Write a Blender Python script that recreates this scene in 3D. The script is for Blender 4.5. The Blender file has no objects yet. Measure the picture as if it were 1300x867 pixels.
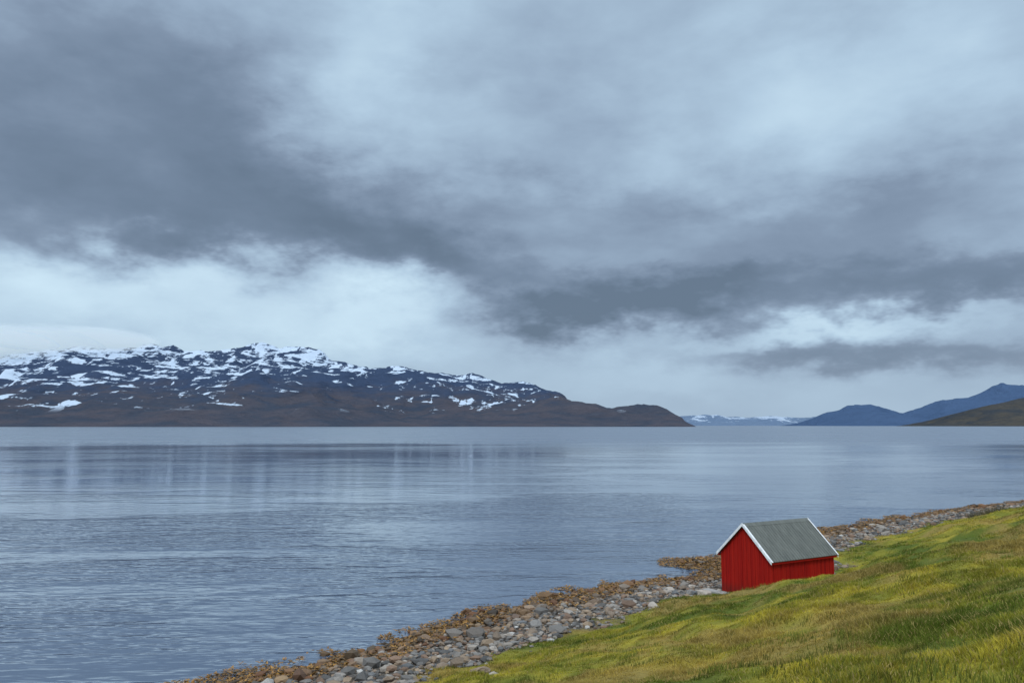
import bpy, bmesh, math, numpy as np
from mathutils import Vector, Matrix
rng=np.random.default_rng(7)
sc=bpy.context.scene
sc.view_settings.view_transform='Standard'; sc.view_settings.look='None'; sc.view_settings.exposure=0

# ---------------------------------------------------------------- helpers
def hsh(ix,iy,seed):
    n=(ix.astype(np.int64)*374761393+iy.astype(np.int64)*668265263+seed*974711)&0xFFFFFFFF
    n=((n^(n>>13))*1274126177)&0xFFFFFFFF
    n=(n^(n>>16))&0xFFFFFFFF
    return n/4294967295.0
def vn(x,y,seed=0):
    ix=np.floor(x);iy=np.floor(y);fx=x-ix;fy=y-iy
    fx=fx*fx*fx*(fx*(fx*6-15)+10);fy=fy*fy*fy*(fy*(fy*6-15)+10)
    a=hsh(ix,iy,seed);b=hsh(ix+1,iy,seed);c=hsh(ix,iy+1,seed);d=hsh(ix+1,iy+1,seed)
    return (a*(1-fx)+b*fx)*(1-fy)+(c*(1-fx)+d*fx)*fy
def fbm(x,y,o=5,seed=0,g=.5):
    s=0;a=1;t=0
    for i in range(o):
        s=s+a*vn(x,y,seed+i*17);t+=a;a*=g
        x,y=(x*1.6-y*1.2)+3.1,(x*1.2+y*1.6)-7.7
    return s/t
def ridged(x,y,o=6,seed=0,g=.5):
    s=0;a=1;t=0
    for i in range(o):
        s=s+a*(1-np.abs(2*vn(x,y,seed+i*13)-1));t+=a;a*=g
        x,y=(x*1.6-y*1.2)+3.1,(x*1.2+y*1.6)-7.7
    return s/t
def sst(a,b,x):
    t=np.clip((x-a)/(b-a),0,1);return t*t*(3-2*t)
def make_mesh(name,co,faces,nper,mat=None,col=None,smooth=True):
    me=bpy.data.meshes.new(name)
    n=len(co);m=len(faces)
    me.vertices.add(n);me.vertices.foreach_set('co',np.asarray(co,dtype=np.float32).ravel())
    me.loops.add(m*nper);me.loops.foreach_set('vertex_index',np.asarray(faces,dtype=np.int32).ravel())
    me.polygons.add(m);me.polygons.foreach_set('loop_start',np.arange(0,m*nper,nper,dtype=np.int32))
    me.update(calc_edges=True)
    me.polygons.foreach_set('use_smooth',np.full(m,smooth))
    if col is not None:
        at=me.color_attributes.new('Col','FLOAT_COLOR','POINT')
        c=np.ones((n,4),dtype=np.float32);c[:,:3]=col;at.data.foreach_set('color',c.ravel())
    ob=bpy.data.objects.new(name,me);sc.collection.objects.link(ob)
    if mat: me.materials.append(mat)
    return ob
def grid_faces(nx,ny):
    i=np.arange(nx-1);j=np.arange(ny-1)
    I,J=np.meshgrid(i,j,indexing='ij');a=(I*ny+J).ravel()
    return np.stack([a,a+ny,a+ny+1,a+1],1)
class NT:
    def __init__(s,nt): s.nt=nt;nt.nodes.clear()
    def n(s,t,**k):
        nd=s.nt.nodes.new(t)
        for a,b in k.items(): setattr(nd,a,b)
        return nd
    def l(s,a,b): s.nt.links.new(a,b)
    def put(s,sock,v):
        if isinstance(v,bpy.types.NodeSocket): s.l(v,sock)
        else: sock.default_value=v
    def m(s,op,a,b=0.0,c=None,clamp=False):
        nd=s.n('ShaderNodeMath',operation=op,use_clamp=clamp)
        s.put(nd.inputs[0],a);s.put(nd.inputs[1],b)
        if c is not None: s.put(nd.inputs[2],c)
        return nd.outputs[0]
    def vm(s,op,a,b=(0,0,0)):
        nd=s.n('ShaderNodeVectorMath',operation=op)
        s.put(nd.inputs[0],a);s.put(nd.inputs[1],b)
        return nd.outputs['Value'] if op in('DOT_PRODUCT','LENGTH') else nd.outputs[0]
    def noise(s,vec,scale,detail=4,rough=.5,dist=0,out=0):
        nd=s.n('ShaderNodeTexNoise');s.put(nd.inputs['Vector'],vec)
        nd.inputs['Scale'].default_value=scale;nd.inputs['Detail'].default_value=detail
        nd.inputs['Roughness'].default_value=rough;nd.inputs['Distortion'].default_value=dist
        return nd.outputs[out]
    def mr(s,v,a,b,c=0.,d=1.,smooth=True):
        nd=s.n('ShaderNodeMapRange');nd.interpolation_type='SMOOTHSTEP' if smooth else 'LINEAR'
        s.put(nd.inputs[0],v)
        for i,x in enumerate((a,b,c,d)): s.put(nd.inputs[i+1],x)
        return nd.outputs[0]
    def mix(s,f,a,b,bt='MIX'):
        nd=s.n('ShaderNodeMix',data_type='RGBA',blend_type=bt)
        s.put(nd.inputs[0],f)
        s.put(nd.inputs[6],a if isinstance(a,bpy.types.NodeSocket) else (*a,1))
        s.put(nd.inputs[7],b if isinstance(b,bpy.types.NodeSocket) else (*b,1))
        return nd.outputs[2]
def mat(name):
    m=bpy.data.materials.new(name);m.use_nodes=True
    t=NT(m.node_tree);o=t.n('ShaderNodeOutputMaterial');p=t.n('ShaderNodeBsdfPrincipled')
    t.l(p.outputs[0],o.inputs[0]);return m,t,p
def bump(t,p,h,dist,st=1.0):
    b=t.n('ShaderNodeBump');b.inputs['Strength'].default_value=st;b.inputs['Distance'].default_value=dist
    t.put(b.inputs['Height'],h);t.l(b.outputs[0],p.inputs['Normal'])

# ---------------------------------------------------------------- camera
cd=bpy.data.cameras.new('camera');cam=bpy.data.objects.new('camera',cd);sc.collection.objects.link(cam)
cd.lens=28;cd.sensor_width=36;cd.clip_end=200000;cd.clip_start=.1
cam.location=(0,0,9);cam.rotation_euler=(math.radians(96.01),0,0);sc.camera=cam

# ---------------------------------------------------------------- world
w=bpy.data.worlds.new('World');sc.world=w;w.use_nodes=True
try:
    w.cycles.sampling_method='MANUAL';w.cycles.sample_map_resolution=256
except Exception: pass
t=NT(w.node_tree)
out=t.n('ShaderNodeOutputWorld');bg=t.n('ShaderNodeBackground');t.l(bg.outputs[0],out.inputs[0])
bg.inputs['Strength'].default_value=0.1
sky=t.n('ShaderNodeTexSky');sky.sky_type='NISHITA';sky.sun_disc=False
sky.sun_elevation=math.radians(48);sky.sun_rotation=math.radians(200)
tc=t.n('ShaderNodeTexCoord');D=tc.outputs['Generated']
sx=t.n('ShaderNodeSeparateXYZ');t.l(D,sx.inputs[0]);X,Y,Z=sx.outputs
A=t.m('MULTIPLY',t.m('ARCTAN2',X,Y),57.2958)
B=t.m('MULTIPLY',t.m('ARCSINE',Z),57.2958)
DS=t.vm('MULTIPLY',D,(1,1,2.1))
n1=t.noise(DS,3.4,3,.5,0,1)
n2=t.noise(DS,13,4,.6,0,1)
w1=t.vm('MULTIPLY',t.vm('SUBTRACT',n1,(.5,.5,.5)),(20,8,0))
w2=t.vm('MULTIPLY',t.vm('SUBTRACT',n2,(.5,.5,.5)),(9,6.5,0))
fade=t.mr(B,0,12,.4,1.0)
ws=t.n('ShaderNodeVectorMath',operation='SCALE');t.l(t.vm('ADD',w1,w2),ws.inputs[0]);t.l(fade,ws.inputs['Scale'])
cb=t.n('ShaderNodeCombineXYZ');t.l(A,cb.inputs[0]);t.l(B,cb.inputs[1])
P=t.vm('ADD',cb.outputs[0],ws.outputs[0])
blobs=[(-29,23,11,5,0,-.28),(-18,17.0,9,3.2,-16,-.36),(-30,14.4,9,2.8,-4,-.34),(-7,13.0,8,2.0,-8,-.36),(-20,12.4,8,1.4,-5,-.2),
(-29,9.6,7,1.6,0,.22),(-25,7.6,10,2.4,0,.24),(-10,7.4,6,2.2,0,.32),(-34,5,8,2,0,.12),
(2.9,7.0,4.5,1.1,0,-.58),(10,8.4,6,1.4,8,-.42),(1,10.4,8,1.6,-10,-.28),(22,9.0,9,1.6,3,-.34),(32,8.4,6,1.7,0,-.28),
(24,6.2,9,.6,3,.30),(26,4.4,10,.7,-2,-.34),(10,3.4,8,1.0,0,.10),
(15,13,10,2.2,0,-.20),(31,14,8,2.2,5,-.14),(-9,25,6,4.0,0,.22),(8,18,9,1.6,10,.08),(24,22,10,3.5,0,.16),(1,22,6,2.5,-30,-.08),(-1,16.2,9,1.8,0,-.18)]
acc=None
for (a,b,sa,sb,r,am) in blobs:
    mp=t.n('ShaderNodeMapping');mp.vector_type='TEXTURE'
    t.l(P,mp.inputs[0]);mp.inputs[1].default_value=(a,b,0);mp.inputs[2].default_value=(0,0,math.radians(r));mp.inputs[3].default_value=(sa,sb,1)
    g=t.m('POWER',2.0,t.m('MULTIPLY',t.vm('DOT_PRODUCT',mp.outputs[0],mp.outputs[0]),-1.0))
    acc=t.m('MULTIPLY_ADD',g,am,acc if acc is not None else .59)
nz=t.noise(DS,6,5,.52,.15)
tex=t.m('MULTIPLY',t.m('SUBTRACT',nz,.5),t.mr(B,0,10,.2,.5))
lev=t.m('ADD',acc,tex)
cr=t.n('ShaderNodeValToRGB');t.l(lev,cr.inputs[0])
e=cr.color_ramp.elements
e[0].position=0.0;e[0].color=(.132,.186,.262,1);e[1].position=1.0;e[1].color=(.63,.82,.95,1)
for p_,c_ in((.22,(.178,.243,.340,1)),(.36,(.230,.306,.418,1)),(.50,(.322,.43,.565,1)),(.72,(.455,.610,.76,1))):
    q=e.new(p_);q.color=c_
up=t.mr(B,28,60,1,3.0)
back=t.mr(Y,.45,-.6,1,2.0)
gain=t.m('MULTIPLY',t.m('MAXIMUM',up,back),10)  # unseen sky overhead and behind the camera brightened to light the scene
# overhead overcast is whiter than the blue-grey cloud near the horizon
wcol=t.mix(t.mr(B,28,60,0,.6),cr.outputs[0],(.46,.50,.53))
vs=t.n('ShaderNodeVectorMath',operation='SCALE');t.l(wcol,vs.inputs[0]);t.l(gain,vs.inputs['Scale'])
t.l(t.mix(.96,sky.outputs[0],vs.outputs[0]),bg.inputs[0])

sd=bpy.data.lights.new('sun','SUN');sd.energy=1.4;sd.angle=math.radians(14);sd.color=(1,.965,.91)
so=bpy.data.objects.new('sun',sd);sc.collection.objects.link(so)
az=math.radians(200);el=math.radians(48)
dirv=Vector((math.sin(az)*math.cos(el),math.cos(az)*math.cos(el),math.sin(el)))
so.rotation_euler=dirv.to_track_quat('Z','Y').to_euler();so.location=(0,-20,60)

# ---------------------------------------------------------------- shore terrain
SH=np.array([(-400,-340),(-120,-78),(-39,1),(-19,21),(-10.1,29.3),(-6.3,32.9),(-4.1,35.6),(-1.7,38.5),(2.05,42.7),(4.85,45.8),(9.7,47.9),(12.6,49.6),(13.2,51),(11.0,52.6),(11.3,53.9),(15,56.0),(20,62.5),(28,70.6),(39,80.2),(60.6,95.7),(120,135),(400,290)],float)
POLY=np.vstack([SH,[(400,-340)]])
def sdist(x,y):
    x0,y0=x,y
    x=x+(fbm(x0*.5,y0*.5,3,91)-.5)*2.0;y=y+(fbm(x0*.5,y0*.5,3,92)-.5)*2.0
    d=np.full(x.shape,1e18)
    for i in range(len(SH)-1):
        a=SH[i];b=SH[i+1];ab=b-a
        tt=np.clip(((x-a[0])*ab[0]+(y-a[1])*ab[1])/(ab@ab),0,1)
        d=np.minimum(d,(x-a[0]-tt*ab[0])**2+(y-a[1]-tt*ab[1])**2)
    ins=np.zeros(x.shape,bool);n=len(POLY)
    for i in range(n):
        a=POLY[i];b=POLY[(i+1)%n]
        if a[1]==b[1]: continue
        c=((a[1]>y)!=(b[1]>y))&(x<(b[0]-a[0])*(y-a[1])/(b[1]-a[1])+a[0])
        ins^=c
    return np.sqrt(d)*np.where(ins,1,-1)
def height(x,y,s=None):
    if s is None: s=sdist(x,y)
    z=np.interp(s,[-60,-15,-3,0,1.5,4,6.5,8.5,12,28,60,160],[-6,-2.2,-.4,0.0,.14,.4,.66,1.0,2.05,7.0,9,14])
    g=sst(6,11,s)
    z=z+g*((fbm(x*.16,y*.16,3,5)-.5)*.8+(fbm(x*.9,y*.9,3,8)-.5)*.28)
    z=z+(1-g)*sst(-1,1.5,s)*(fbm(x*1.3,y*1.3,3,9)-.45)*.22
    dx=x-13.4;dy=y-41.2;r=np.sqrt(dx*dx+dy*dy)
    k=1-sst(2.4,4.6,r)
    ly=-dx*.5+dy*.866
    z=z*(1-k)+k*(1.0-.13*np.clip(ly+1.6,0,4))
    return z
def gmask(x,y,s):
    return sst(-.7,.7,s-6.6+(fbm(x*.35,y*.35,4,33)-.5)*4.5)
def gcol(x,y):
    a=sst(.38,.62,fbm(x*.22,y*.22,4,41));b=sst(.35,.7,fbm(x*1.1,y*1.1,4,47));c=sst(.46,.64,fbm(x*.4+9,y*.4,5,52))
    g=np.array([.112,.148,.015]);yel=np.array([.42,.345,.038]);br=np.array([.38,.25,.075])
    k=np.clip(.14+.62*a+.70*(b-.5),0,1)[...,None]
    col=g*(1-k)+yel*k
    kk=(c*.65)[...,None]
    return col*(1-kk)+br*kk
def axis(parts):
    o=[]
    for a,b,st in parts: o.append(np.arange(a,b,st))
    o.append([parts[-1][1]]);return np.concatenate(o)
xs=axis([(-400,-100,15),(-100,-20,3),(-20,75,.3),(75,140,2.5),(140,400,13)])
ys=axis([(-340,-60,14),(-60,4,2.5),(4,105,.3),(105,170,3),(170,290,12)])
GX,GY=np.meshgrid(xs,ys,indexing='ij')
S=sdist(GX,GY);GZ=height(GX,GY,S)
gm=gmask(GX,GY,S)[...,None]
peb=np.array([.10,.085,.07])*(.6+.8*fbm(GX*2,GY*2,3,61))[...,None]
wet=np.array([.07,.042,.014])
ww=(1-sst(.5,2.4,S))[...,None]
bc=peb*(1-ww)+wet*ww
col=bc*(1-gm)+gcol(GX,GY)*gm*.8
mg,t,p=mat('shore_ground')
at=t.n('ShaderNodeAttribute',attribute_name='Col')
ge=t.n('ShaderNodeNewGeometry')
nn=t.noise(ge.outputs['Position'],9,5,.65)
t.l(t.mix(1,at.outputs[0],t.mix(nn,(.35,.35,.35),(1.4,1.4,1.4)),'MULTIPLY'),p.inputs['Base Color'])
p.inputs['Roughness'].default_value=.9;p.inputs['Specular IOR Level'].default_value=.2
bump(t,p,nn,.08,.8)
ground=make_mesh('ground',np.stack([GX.ravel(),GY.ravel(),GZ.ravel()],1),grid_faces(len(xs),len(ys)),4,mg,col.reshape(-1,3))

# ---------------------------------------------------------------- water
mw,t,p=mat('fjord_water')
ge=t.n('ShaderNodeNewGeometry');pos=ge.outputs['Position']
mp=t.n('ShaderNodeMapping');t.l(pos,mp.inputs[0]);mp.inputs[2].default_value=(0,0,math.radians(-14));mp.inputs[3].default_value=(.45,1.5,1)
calm=t.noise(t.vm('MULTIPLY',pos,(.006,.022,1)),1,4,.55,.4)
calm2=t.mr(calm,.38,.62,.35,1.0)
gust=t.mr(t.noise(t.vm('MULTIPLY',pos,(.03,.08,1)),1,3,.55,.6),.38,.62,.35,1.2)
wsx=t.n('ShaderNodeSeparateXYZ');t.l(pos,wsx.inputs[0])
yd=t.m('MULTIPLY_ADD',t.m('SUBTRACT',calm,.5),200,wsx.outputs[1])
near_=t.mr(yd,45,125,.72,.13)
far_=t.mr(yd,290,560,0,1)
wind=t.m('MAXIMUM',near_,far_)
h1=t.noise(mp.outputs[0],1.3,2,.5,.3)
h2=t.noise(mp.outputs[0],.35,3,.5,.4)
h=t.m('ADD',h1,t.m('MULTIPLY',h2,2.0))
p.inputs['Base Color'].default_value=(.080,.112,.165,1)
t.l(t.m('ADD',t.m('MULTIPLY',far_,.20),t.mr(calm,.35,.65,.07,.11)),p.inputs['Roughness'])
p.inputs['IOR'].default_value=2.4
bump(t,p,t.m('MULTIPLY',t.m('MULTIPLY',h,gust),t.m('MULTIPLY',calm2,wind)),.20,1.0)
water=make_mesh('water',[(-70000,-300,0),(70000,-300,0),(70000,90000,0),(-70000,90000,0)],[(0,1,2,3)],4,mw,smooth=False)

# ---------------------------------------------------------------- mountains
def mountain(name,x0,x1,y0,y1,st,ridges,amp,m,seed,fs=1/900):
    xs=np.arange(x0,x1,st);ys=np.arange(y0,y1,st)
    X,Y=np.meshgrid(xs,ys,indexing='ij')
    wx=X+(fbm(X/1500,Y/1500,3,seed+3)-.5)*700;wy=Y+(fbm(X/1500,Y/1500,3,seed+4)-.5)*1100
    Zt=np.full(X.shape,-40.)
    for (yr,wf,wb,prof,ex) in ridges:
        px=np.array(prof,float)
        hh=np.interp(X,px[:,0],px[:,1],left=px[0,1],right=px[-1,1])
        dy=wy-yr
        tt=np.where(dy<0,-dy/wf,dy/wb)
        Zt=np.maximum(Zt,(hh+40)*np.clip(1-tt,0,1)**ex-40)
    k=sst(0,260,Zt)
    R=ridged(X*fs,Y*fs*.8,7,seed)-.62
    Zt=Zt+k*R*amp+sst(0,60,Zt)*(fbm(X/160,Y/160,4,seed+9)-.5)*amp*.22
    return make_mesh(name,np.stack([X.ravel(),Y.ravel(),Zt.ravel()],1),grid_faces(len(xs),len(ys)),4,m)
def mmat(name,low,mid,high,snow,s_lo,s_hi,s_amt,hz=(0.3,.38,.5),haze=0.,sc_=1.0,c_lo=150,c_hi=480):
    m,t,p=mat(name)
    ge=t.n('ShaderNodeNewGeometry');pos=ge.outputs['Position']
    s=t.n('ShaderNodeSeparateXYZ');t.l(pos,s.inputs[0]);z=s.outputs[2]
    q=t.vm('MULTIPLY',pos,(.001*sc_,.0012*sc_,.004*sc_))
    a=t.noise(q,3,8,.62,.4)
    b=t.noise(t.vm('MULTIPLY',pos,(.0018*sc_,.0020*sc_,.0060*sc_)),1.7,9,.64,.9)
    gul=t.noise(t.vm('MULTIPLY',pos,(.009*sc_,.0012*sc_,.0016*sc_)),1,5,.55,1.2)
    c=t.mix(t.mr(a,.35,.65),low,mid)
    c=t.mix(t.mr(t.m('ADD',z,t.m('MULTIPLY',t.m('SUBTRACT',a,.5),500)),c_lo,c_hi),c,high)
    fine=t.noise(q,22,5,.7)
    c=t.mix(.75,c,t.mix(fine,(.3,.3,.3),(1.7,1.7,1.7)),'MULTIPLY')
    if s_amt>0:
        alt=t.mr(z,s_lo,s_hi,0,1,False)
        big=t.noise(t.vm('MULTIPLY',pos,(.0007*sc_,.0007*sc_,.0015*sc_)),1,2,.5)
        f=t.m('ADD',b,t.m('MULTIPLY',alt,s_amt))
        f=t.m('ADD',f,t.m('MULTIPLY',t.m('SUBTRACT',big,.5),.22))
        f=t.m('ADD',f,t.m('MULTIPLY',t.mr(s.outputs[0],-2600,-6000),.05))
        f=t.m('ADD',f,t.m('MULTIPLY',t.m('SUBTRACT',fine,.5),.12))
        f=t.m('ADD',f,t.m('MULTIPLY',t.m('SUBTRACT',gul,.5),.40))
        sm=t.mr(f,.610,.645)
        sm=t.m('MULTIPLY',sm,t.mr(z,s_lo*.7,s_lo*1.2))
        c=t.mix(sm,c,snow)
    if haze>0: c=t.mix(haze,c,hz)  # distance haze painted into the base colour
    t.l(c,p.inputs['Base Color']);p.inputs['Roughness'].default_value=1;p.inputs['Specular IOR Level'].default_value=0
    bump(t,p,t.m('ADD',a,t.m('MULTIPLY',fine,.25)),120/sc_,.8)
    return m
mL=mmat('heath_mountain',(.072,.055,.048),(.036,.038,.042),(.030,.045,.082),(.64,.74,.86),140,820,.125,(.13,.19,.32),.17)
mainp=[(-11000,800),(-7500,810),(-5785,835),(-4895,850),(-4500,895),(-4180,935),(-3740,930),(-3300,900),(-3115,915),(-2490,915),(-2250,860),(-2136,795),(-1690,705),(-1335,630),(-1100,650),(-800,615),(-600,560),(-445,562),(-150,465),(200,430),(445,346),(600,280),(900,-40)]
frontp=[(-11000,200),(-5000,190),(-3215,225),(-2700,290),(-2380,330),(-2057,375),(-1600,257),(-1093,160),(-580,135),(-64,175),(320,190),(707,205),(1050,192),(1186,160),(1270,90),(1350,-40)]
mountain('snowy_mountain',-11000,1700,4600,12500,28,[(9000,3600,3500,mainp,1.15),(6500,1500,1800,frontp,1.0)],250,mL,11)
mR=mmat('distant_blue_mountain',(.040,.066,.125),(.033,.058,.115),(.045,.075,.145),(.4,.5,.65),500,1500,.0,(.09,.15,.26),.5,.5)  # bluish base colours stand in for distance haze
blue=[(5300,-40),(5490,30),(5935,200),(6380,371),(6825,390),(7419,215),(7642,270),(8160,475),(8755,530),(9200,771),(9646,800),(11100,1000),(16000,1100)]
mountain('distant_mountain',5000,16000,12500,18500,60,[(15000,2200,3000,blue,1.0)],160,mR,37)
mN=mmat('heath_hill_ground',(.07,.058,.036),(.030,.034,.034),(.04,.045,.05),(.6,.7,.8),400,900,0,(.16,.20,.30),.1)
near=[(4550,-40),(4672,0),(4895,50),(5251,185),(5518,250),(5785,320),(6675,500),(9000,650)]
mountain('heath_hill',4400,10000,7500,11500,35,[(9000,1300,2300,near,1.0)],90,mN,53)
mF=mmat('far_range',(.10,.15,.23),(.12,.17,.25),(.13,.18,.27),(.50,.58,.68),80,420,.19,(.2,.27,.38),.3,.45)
far=[(-3000,250),(4000,330),(5200,300),(6200,330),(7200,290),(8300,320),(9400,270),(14000,400)]
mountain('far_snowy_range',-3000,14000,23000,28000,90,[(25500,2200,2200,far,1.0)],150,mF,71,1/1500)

# low cloud resting on the left summits (scattering volume with a little added glow)
bm=bmesh.new()
for (cx,cy,cz,rx,ry,rz) in [(-6300,8300,880,1500,1100,190),(-4900,8500,930,1000,900,110),(-7800,8200,930,1500,1000,230),(-5500,8300,900,900,900,140)]:
    r=bmesh.ops.create_icosphere(bm,subdivisions=4,radius=1)
    for v in r['verts']:
        n=v.co.copy();k=1+.45*(float(fbm(np.array([n.x*2.2+cx]),np.array([n.y*1.7+n.z*1.3]),4,5)[0])-.5)*2
        v.co=Vector((cx+n.x*rx*k,cy+n.y*ry*k,cz+n.z*rz*k))
me=bpy.data.meshes.new('low_cloud');bm.to_mesh(me);bm.free()
oc=bpy.data.objects.new('low_cloud',me);sc.collection.objects.link(oc)
mc=bpy.data.materials.new('cloud_vapour');mc.use_nodes=True;t=NT(mc.node_tree)
o=t.n('ShaderNodeOutputMaterial');pv=t.n('ShaderNodeVolumePrincipled')
pv.inputs['Color'].default_value=(.95,.98,1,1);pv.inputs['Density'].default_value=.0010
pv.inputs['Emission Strength'].default_value=.00025;pv.inputs['Emission Color'].default_value=(.72,.9,1,1)  # faint self-glow stands in for multiple scattering
t.l(pv.outputs[0],o.inputs['Volume']);me.materials.append(mc)

# ---------------------------------------------------------------- beach stones
def ico(sub):
    bm=bmesh.new();bmesh.ops.create_icosphere(bm,subdivisions=sub,radius=1)
    v=np.array([x.co[:] for x in bm.verts]);f=np.array([[q.index for q in fc.verts] for fc in bm.faces]);bm.free();return v,f
ms,t,p=mat('beach_stone')
at=t.n('ShaderNodeAttribute',attribute_name='Col');ge=t.n('ShaderNodeNewGeometry')
nn=t.noise(ge.outputs['Position'],14,5,.65)
t.l(t.mix(1,at.outputs[0],t.mix(nn,(.5,.5,.5),(1.4,1.4,1.4)),'MULTIPLY'),p.inputs['Base Color'])
p.inputs['Roughness'].default_value=.75;bump(t,p,nn,.02,.7)
def rock_base(v,seed):
    r=np.random.default_rng(seed);w_=v.copy()
    for k in range(9):
        n=r.normal(size=3);n/=np.linalg.norm(n);dd=r.uniform(.55,.85)
        pr=w_@n;w_=w_-np.outer(np.clip(pr-dd,0,None),n)
    return w_+r.normal(size=v.shape)*.03
def stones(name,pts,size,cols,sub=1,sink=.25,flat=(.45,.8)):
    v,f=ico(sub);bases=np.array([rock_base(v,i) for i in range(16)])
    N=len(pts);b=rng.integers(0,16,N);V=bases[b]
    sc3=np.stack([rng.uniform(.8,1.35,N),rng.uniform(.65,1.0,N),rng.uniform(*flat,N)],1)*size[:,None]
    V=V*sc3[:,None,:]
    a=rng.uniform(0,6.28,N);ti=rng.normal(0,.25,N)
    ca,sa=np.cos(a)[:,None],np.sin(a)[:,None];ct,st_=np.cos(ti)[:,None],np.sin(ti)[:,None]
    x=V[...,0];y=V[...,1];z=V[...,2]
    y,z=y*ct-z*st_,y*st_+z*ct
    x,y=x*ca-y*sa,x*sa+y*ca
    zz=height(pts[:,0],pts[:,1])
    V=np.stack([x+pts[:,0,None],y+pts[:,1,None],z+(zz+sc3[:,2]*(1-sink)*.6)[:,None]],-1)
    F=f[None]+(np.arange(N)*len(v))[:,None,None]
    C=np.repeat(cols,len(v),0)
    return make_mesh(name,V.reshape(-1,3),F.reshape(-1,3),3,ms,C,smooth=False)
def along(N,smin,smax,far=100):
    out=[]
    while sum(len(o) for o in out)<N:
        yy=20+(far-20)*rng.uniform(0,1,N*4)**1.5
        xx=np.interp(yy,np.maximum.accumulate(SH[2:-1,1]),SH[2:-1,0])+rng.uniform(-8,16,N*4)
        s=sdist(xx,yy);k=(s>smin)&(s<smax)
        out.append(np.stack([xx[k],yy[k],s[k]],1))
    return np.concatenate(out)[:N]
def incabin(P_,pad=.1):
    dx=P_[:,0]-13.4;dy=P_[:,1]-41.2;lx=dx*.866+dy*.5;ly=-dx*.5+dy*.866
    return (np.abs(lx)<2.2+pad)&(np.abs(ly)<1.6+pad)
Pm=along(34000,-.6,9.5)
g=gmask(Pm[:,0],Pm[:,1],Pm[:,2])
keep=(rng.uniform(0,1,len(Pm))>g*1.03)&~incabin(Pm)
keep&=~((Pm[:,2]<1.0)&(rng.uniform(0,1,len(Pm))<.5))
Pm=Pm[keep]
N=len(Pm)
size=np.clip(rng.lognormal(math.log(.088),.55,N),.04,.48)
pal=np.array([(.17,.155,.14),(.24,.21,.18),(.11,.10,.09),(.20,.145,.10),(.31,.265,.22),(.18,.11,.07),(.26,.185,.12),(.07,.065,.06),(.13,.13,.13),(.40,.38,.35)])
pk=rng.choice(len(pal),N,p=[.14,.12,.13,.14,.07,.13,.11,.08,.06,.02])
cols=pal[pk]*rng.uniform(.7,1.2,N)[:,None]
wetk=(1-sst(.8,3.4,Pm[:,2]+rng.normal(0,.6,N)))[:,None]
cols=cols*(1-wetk)+cols*np.array([.62,.40,.20])*wetk
stones('beach_stones',Pm[:,:2],size,cols)
bp=[(17.6,42.4),(18.3,43.0),(18.9,43.4),(19.8,44.6),(21.0,44.9),(22.2,45.6),(19.2,42.3),(20.3,43.4),(18.0,41.6),(10.0,42.0),(9.5,43.2),(10.6,43.9),(8.2,42.4),(-1.1,26.9),(-.6,26.6),(6.5,37.5),(8.8,40.4),(9.3,39.9),(17.4,43.6),(3.2,36.8),(1.0,35.5)]
bp=np.array(bp);bs=rng.uniform(.2,.4,len(bp));bcx=pal[rng.integers(0,5,len(bp))]*1.2
stones('boulders',bp,bs,bcx,sub=3,sink=.5)

# ---------------------------------------------------------------- blades (grass + seaweed)
def blades(name,x,y,z,hgt,wid,lean,cols,m):
    N=len(x);a=rng.uniform(0,6.283,N);la=rng.uniform(0,6.283,N)
    dx=np.cos(a)*wid/2;dy=np.sin(a)*wid/2
    lx=np.cos(la)*lean*hgt;ly=np.sin(la)*lean*hgt
    b0=np.stack([x-dx,y-dy,z],1);b1=np.stack([x+dx,y+dy,z],1)
    m0=np.stack([x+lx*.35-dx*.75,y+ly*.35-dy*.75,z+hgt*.55],1);m1=np.stack([x+lx*.35+dx*.75,y+ly*.35+dy*.75,z+hgt*.55],1)
    tp=np.stack([x+lx,y+ly,z+hgt],1)
    V=np.stack([b0,b1,m1,m0,tp],1).reshape(-1,3)
    o=(np.arange(N)*5)[:,None]
    F=np.concatenate([o+np.array([[0,1,2]]),o+np.array([[0,2,3]]),o+np.array([[3,2,4]])],0)
    base_tip_tone=np.tile(np.array([.85,.85,1,1,1.1]),N)[:,None]  # blade colour darker at the base, lighter at the tip
    return make_mesh(name,V,F,3,m,np.repeat(cols,5,0)*base_tip_tone)
mgb,t,p=mat('grass_blade')
at=t.n('ShaderNodeAttribute',attribute_name='Col');t.l(at.outputs[0],p.inputs['Base Color'])
p.inputs['Roughness'].default_value=.7;p.inputs['Specular IOR Level'].default_value=.2
tr=t.n('ShaderNodeBsdfTranslucent');t.l(at.outputs[0],tr.inputs[0])
mx=t.n('ShaderNodeMixShader');mx.inputs[0].default_value=.4
o=[n for n in t.nt.nodes if n.type=='OUTPUT_MATERIAL'][0]
t.l(p.outputs[0],mx.inputs[1]);t.l(tr.outputs[0],mx.inputs[2]);t.l(mx.outputs[0],o.inputs[0])
def samp(N,d0,d1,u0=-.25):
    d=d0+(d1-d0)*rng.uniform(0,1,N);u=rng.uniform(u0,.80,N)
    x=d*u;y=d;s=sdist(x,y);g=gmask(x,y,s)
    k=(rng.uniform(0,1,N)<g)
    k&=~incabin(np.stack([x,y],1),0.0)
    return x[k],y[k],s[k]
parts=[samp(150000,5.5,15),samp(420000,14,34),samp(200000,34,58),samp(100000,58,115,.3)]
x=np.concatenate([q[0] for q in parts]);y=np.concatenate([q[1] for q in parts])
z=height(x,y)-.01
N=len(x);d=np.hypot(x,y)
cl=fbm(x*.8,y*.8,4,77)
hgt=rng.uniform(.04,.09,N)*(.4+1.3*sst(.35,.7,cl));wid=rng.uniform(.010,.020,N)*(.6+d/40)
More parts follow.
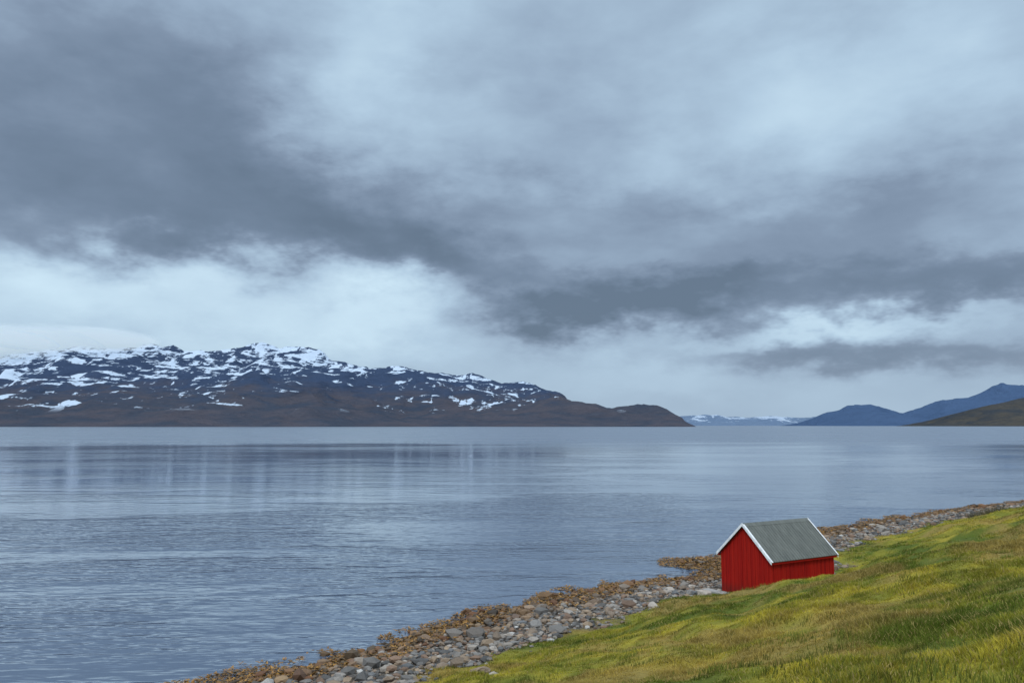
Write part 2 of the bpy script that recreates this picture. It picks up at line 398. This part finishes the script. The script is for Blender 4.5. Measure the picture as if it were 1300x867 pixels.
gc=gcol(x,y)*rng.uniform(.65,1.35,N)[:,None]*(.45+1.1*fbm(x*1.9,y*1.9,4,88))[:,None]
dry=(rng.uniform(0,1,N)<.15)[:,None];gc=np.where(dry,np.array([.45,.34,.12])*rng.uniform(.7,1.2,N)[:,None],gc)
blades('grass',x,y,z,hgt,wid,rng.uniform(.3,1.2,N),gc,mgb)

def tufts(name,cx,cy,n,h0,h1,rad,colr,wid=.012):
    xx=[];yy=[];jj=[]
    for a,b in zip(cx,cy):
        xx.append(a+rng.normal(0,rad,n));yy.append(b+rng.normal(0,rad,n));jj.append(np.full(n,rng.uniform(.5,1.3)))
    xx=np.concatenate(xx);yy=np.concatenate(yy);jj=np.concatenate(jj);n_=len(xx)
    return blades(name,xx,yy,height(xx,yy)-.02,rng.uniform(h0,h1,n_),np.full(n_,wid),rng.uniform(.1,.5,n_),np.array(colr)*(jj*rng.uniform(.6,1.3,n_))[:,None],mgb)
d_=7+95*rng.uniform(0,1,1800)**1.3;cx=d_*rng.uniform(-.1,.72,1800);cy=d_
s=sdist(cx,cy);k=(gmask(cx,cy,s)>.3)&~incabin(np.stack([cx,cy],1),.3);cx,cy=cx[k],cy[k]
tufts('grass_tufts',cx,cy,45,.07,.18,.15,(.17,.19,.03),.014)
tufts('low_shrub',[43.2,43.8,44.5,45.2,41.5],[74,74.3,73.8,74.5,73],160,.25,.75,.35,(.13,.11,.06),.02)

# seaweed along the tideline
mk,t,p=mat('seaweed');at=t.n('ShaderNodeAttribute',attribute_name='Col');t.l(at.outputs[0],p.inputs['Base Color']);p.inputs['Roughness'].default_value=.5
Pk=along(90000,-1.3,2.8)
cl=fbm(Pk[:,0]*.7,Pk[:,1]*.7,3,19)
spit=((Pk[:,0]-12)**2+(Pk[:,1]-52.6)**2)<9
k=(cl+rng.normal(0,.05,len(cl))>.36+.09*np.abs(Pk[:,2]-.6))|spit
Pk=Pk[k];n=len(Pk)
kc=np.array([(.24,.105,.010),(.15,.07,.010),(.31,.15,.014),(.07,.042,.010)])[rng.integers(0,4,n)]*rng.uniform(.7,1.2,n)[:,None]
zz=np.maximum(height(Pk[:,0],Pk[:,1]),0)+rng.uniform(0,.10,n)
blades('seaweed',Pk[:,0],Pk[:,1],zz,rng.uniform(.02,.06,n),rng.uniform(.06,.13,n),rng.uniform(2,5,n),kc,mk)

# ---------------------------------------------------------------- shed
shed=bpy.data.objects.new('red_boathouse',None);sc.collection.objects.link(shed)
shed.location=(13.4,41.2,0);shed.rotation_euler=(0,0,math.radians(30))
def part(name,verts,faces,m):
    me=bpy.data.meshes.new(name);me.from_pydata(verts,[],faces);me.update()
    ob=bpy.data.objects.new(name,me);sc.collection.objects.link(ob);ob.parent=shed;me.materials.append(m)
    return ob
def addbox(V,F,p0,p1):
    o=len(V);(a,b,c),(d,e_,f)=p0,p1
    V+= [(a,b,c),(d,b,c),(d,e_,c),(a,e_,c),(a,b,f),(d,b,f),(d,e_,f),(a,e_,f)]
    F+= [tuple(o+i for i in q) for q in ((0,3,2,1),(4,5,6,7),(0,1,5,4),(1,2,6,5),(2,3,7,6),(3,0,4,7))]
def prism(V,F,q,n):
    o=len(V);V+=[tuple(a) for a in q]+[tuple(Vector(a)+Vector(n)) for a in q]
    F+=[tuple(o+i for i in g) for g in ((0,1,2,3),(7,6,5,4),(0,4,5,1),(1,5,6,2),(2,6,7,3),(3,7,4,0))]
mr_,t,p=mat('red_painted_planks')
ge=t.n('ShaderNodeNewGeometry');pos=ge.outputs['Position']
tcn=t.n('ShaderNodeTexCoord')
st1=t.noise(t.vm('MULTIPLY',tcn.outputs['Object'],(9,9,.7)),1.5,5,.65)
isl=ge.outputs['Random Per Island']
c=t.mix(t.mr(st1,.3,.75),(.34,.008,.005),(.17,.006,.005))
c=t.mix(t.m('MULTIPLY',isl,.45),c,(.44,.018,.008))
sz=t.n('ShaderNodeSeparateXYZ');t.l(pos,sz.inputs[0])
c=t.mix(t.m('MULTIPLY',t.mr(sz.outputs[2],1.35,.8),t.mr(st1,.35,.6,.1,.7)),c,(.09,.02,.015))
t.l(c,p.inputs['Base Color']);p.inputs['Roughness'].default_value=.8;p.inputs['Specular IOR Level'].default_value=.12
bump(t,p,st1,.01,.5)
mroof,t,p=mat('weathered_roof')
tcn=t.n('ShaderNodeTexCoord')
a=t.noise(t.vm('MULTIPLY',tcn.outputs['Object'],(3,.8,.8)),1.6,6,.65)
t.l(t.mix(t.mr(a,.3,.7),(.080,.086,.074),(.13,.136,.118)),p.inputs['Base Color']);p.inputs['Roughness'].default_value=.65
mwh,t,p=mat('white_trim')
tcn=t.n('ShaderNodeTexCoord');a=t.noise(tcn.outputs['Object'],5,5,.6)
t.l(t.mix(t.mr(a,.4,.8),(.78,.79,.80),(.5,.5,.5)),p.inputs['Base Color']);p.inputs['Roughness'].default_value=.6
mst,t,p=mat('grey_timber')
tcn=t.n('ShaderNodeTexCoord');a=t.noise(tcn.outputs['Object'],6,5,.6)
t.l(t.mix(a,(.42,.40,.37),(.2,.19,.18)),p.inputs['Base Color']);p.inputs['Roughness'].default_value=.9
HL,HW,EZ,RZ=2.2,1.6,2.68,4.12
def roofz(y): return RZ-(RZ-EZ)*abs(y)/HW
c_=.02
V=[];F=[]
for sx_ in(-1,1):
    X_=sx_*(HL-c_)
    V+=[(X_,-HW+c_,.2),(X_,HW-c_,.2),(X_,HW-c_,EZ-.03),(X_,0,RZ-.05),(X_,-HW+c_,EZ-.03)]
F=[(0,1,2,3,4),(9,8,7,6,5),(0,5,6,1),(1,6,7,2),(4,9,5,0),(2,7,8,3),(3,8,9,4)]
part('wall_core',V,F,mr_)
V=[];F=[];bw=.14
n_=int(round(2*HL/bw));bw_=2*HL/n_
for sy in(-1,1):
    for i in range(n_):
        a=-HL+i*bw_;th=.012+.010*(i%2)+rng.uniform(0,.004)
        b0=.42+rng.uniform(-.02,.02) if sy>0 else .75+rng.uniform(-.02,.02)
        y0,y1=sorted((sy*HW,sy*(HW+th)))
        addbox(V,F,(a+.006,y0,b0),(a+bw_-.006,y1,EZ-.02))
n_=int(round(2*HW/bw));bw_=2*HW/n_
for sxx in(-1,1):
    for i in range(n_):
        a=-HW+i*bw_+.006;b=a+bw_-.012;th=.012+.010*(i%2)+rng.uniform(0,.004)
        x0,x1=sxx*HL,sxx*(HL+th)
        zb=.42+rng.uniform(-.02,.02)
        mid=[(a,zb),(b,zb),(b,roofz(b)-.03),(a,roofz(a)-.03)]
        prism(V,F,[(x0,yy_,zz_) for yy_,zz_ in mid],(x1-x0,0,0))
part('wall_boards',V,F,mr_)
ov=.16;oe=.16;th=.05
V=[];F=[];sl=(RZ-EZ)/HW
ye=HW+oe;ze=RZ-sl*ye
L0=HL+ov
for sy in(-1,1):
    nrm=Vector((0,sy*sl,1)).normalized()*th
    prism(V,F,[(-L0,sy*.001,RZ),(L0,sy*.001,RZ),(L0,sy*ye,ze),(-L0,sy*ye,ze)],nrm)
part('roof_panels',V,F,mroof)
V=[];F=[]
nb=24
for sy in(-1,1):
    nrm=Vector((0,sy*sl,1)).normalized()
    for i in range(nb):
        x0=-L0+.13+(2*L0-.26)*(i+.5)/nb
        q=[Vector((x0-.03,sy*.05,RZ-sl*.05)),Vector((x0+.03,sy*.05,RZ-sl*.05)),Vector((x0+.018,sy*(ye+.02),RZ-sl*(ye+.02))),Vector((x0-.018,sy*(ye+.02),RZ-sl*(ye+.02)))]
        prism(V,F,[v+nrm*(th-.004) for v in q],nrm*.02)
part('roof_ribs',V,F,mroof)
V=[];F=[]
for sy in(-1,1):
    nrm=Vector((0,sy*sl,1)).normalized()
    prism(V,F,[Vector((-L0-.01,0,RZ+.075)),Vector((L0+.01,0,RZ+.075)),Vector((L0+.01,sy*.16,RZ+.075-sl*.16)),Vector((-L0-.01,sy*.16,RZ+.075-sl*.16))],nrm*.012)
part('ridge_cap',V,F,mroof)
V=[];F=[]
for sxx in(-1,1):
    for sy in(-1,1):
        x0=sxx*(L0+.002);hb=.15
        q=[(x0,0,RZ+.10),(x0,sy*(ye+.04),RZ+.10-sl*(ye+.04)),(x0,sy*(ye+.04),RZ+.10-hb-sl*(ye+.04)),(x0,0,RZ+.10-hb)]
        prism(V,F,q,(sxx*.028,0,0))
        nrm=Vector((0,sy*sl,1)).normalized()
        q=[Vector((sxx*(L0-.06),sy*.02,RZ-sl*.02)),Vector((sxx*(L0+.0),sy*.02,RZ-sl*.02)),Vector((sxx*(L0+.0),sy*(ye+.03),RZ-sl*(ye+.03))),Vector((sxx*(L0-.06),sy*(ye+.03),RZ-sl*(ye+.03)))]
        prism(V,F,[v+nrm*(th+.021) for v in q],nrm*.02)
part('bargeboards',V,F,mwh)
V=[];F=[]
for sy in(-1,1):
    y0,y1=sorted((sy*(ye-.045),sy*(ye-.015)))
    addbox(V,F,(-L0+.03,y0,ze-.10),(L0-.03,y1,ze+.0))
for sxx in(-1,1):
    for sy in(-1,1):
        x0,x1=sorted((sxx*(HL-.07),sxx*(HL+.034)));y0,y1=sorted((sy*(HW-.07),sy*(HW+.034)))
        addbox(V,F,(x0,y0,.40 if sy>0 else .72),(x1,y1,EZ-.04))
part('corner_boards',V,F,mr_)
V=[];F=[]
addbox(V,F,(-HL-.06,-HW-.05,.55),(-HL+.1,HW+.05,.80-.12))
addbox(V,F,(-HL-.75,-HW+.1,.60),(-HL-.30,HW+.7,.72))
part('sill_beam',V,F,mst)
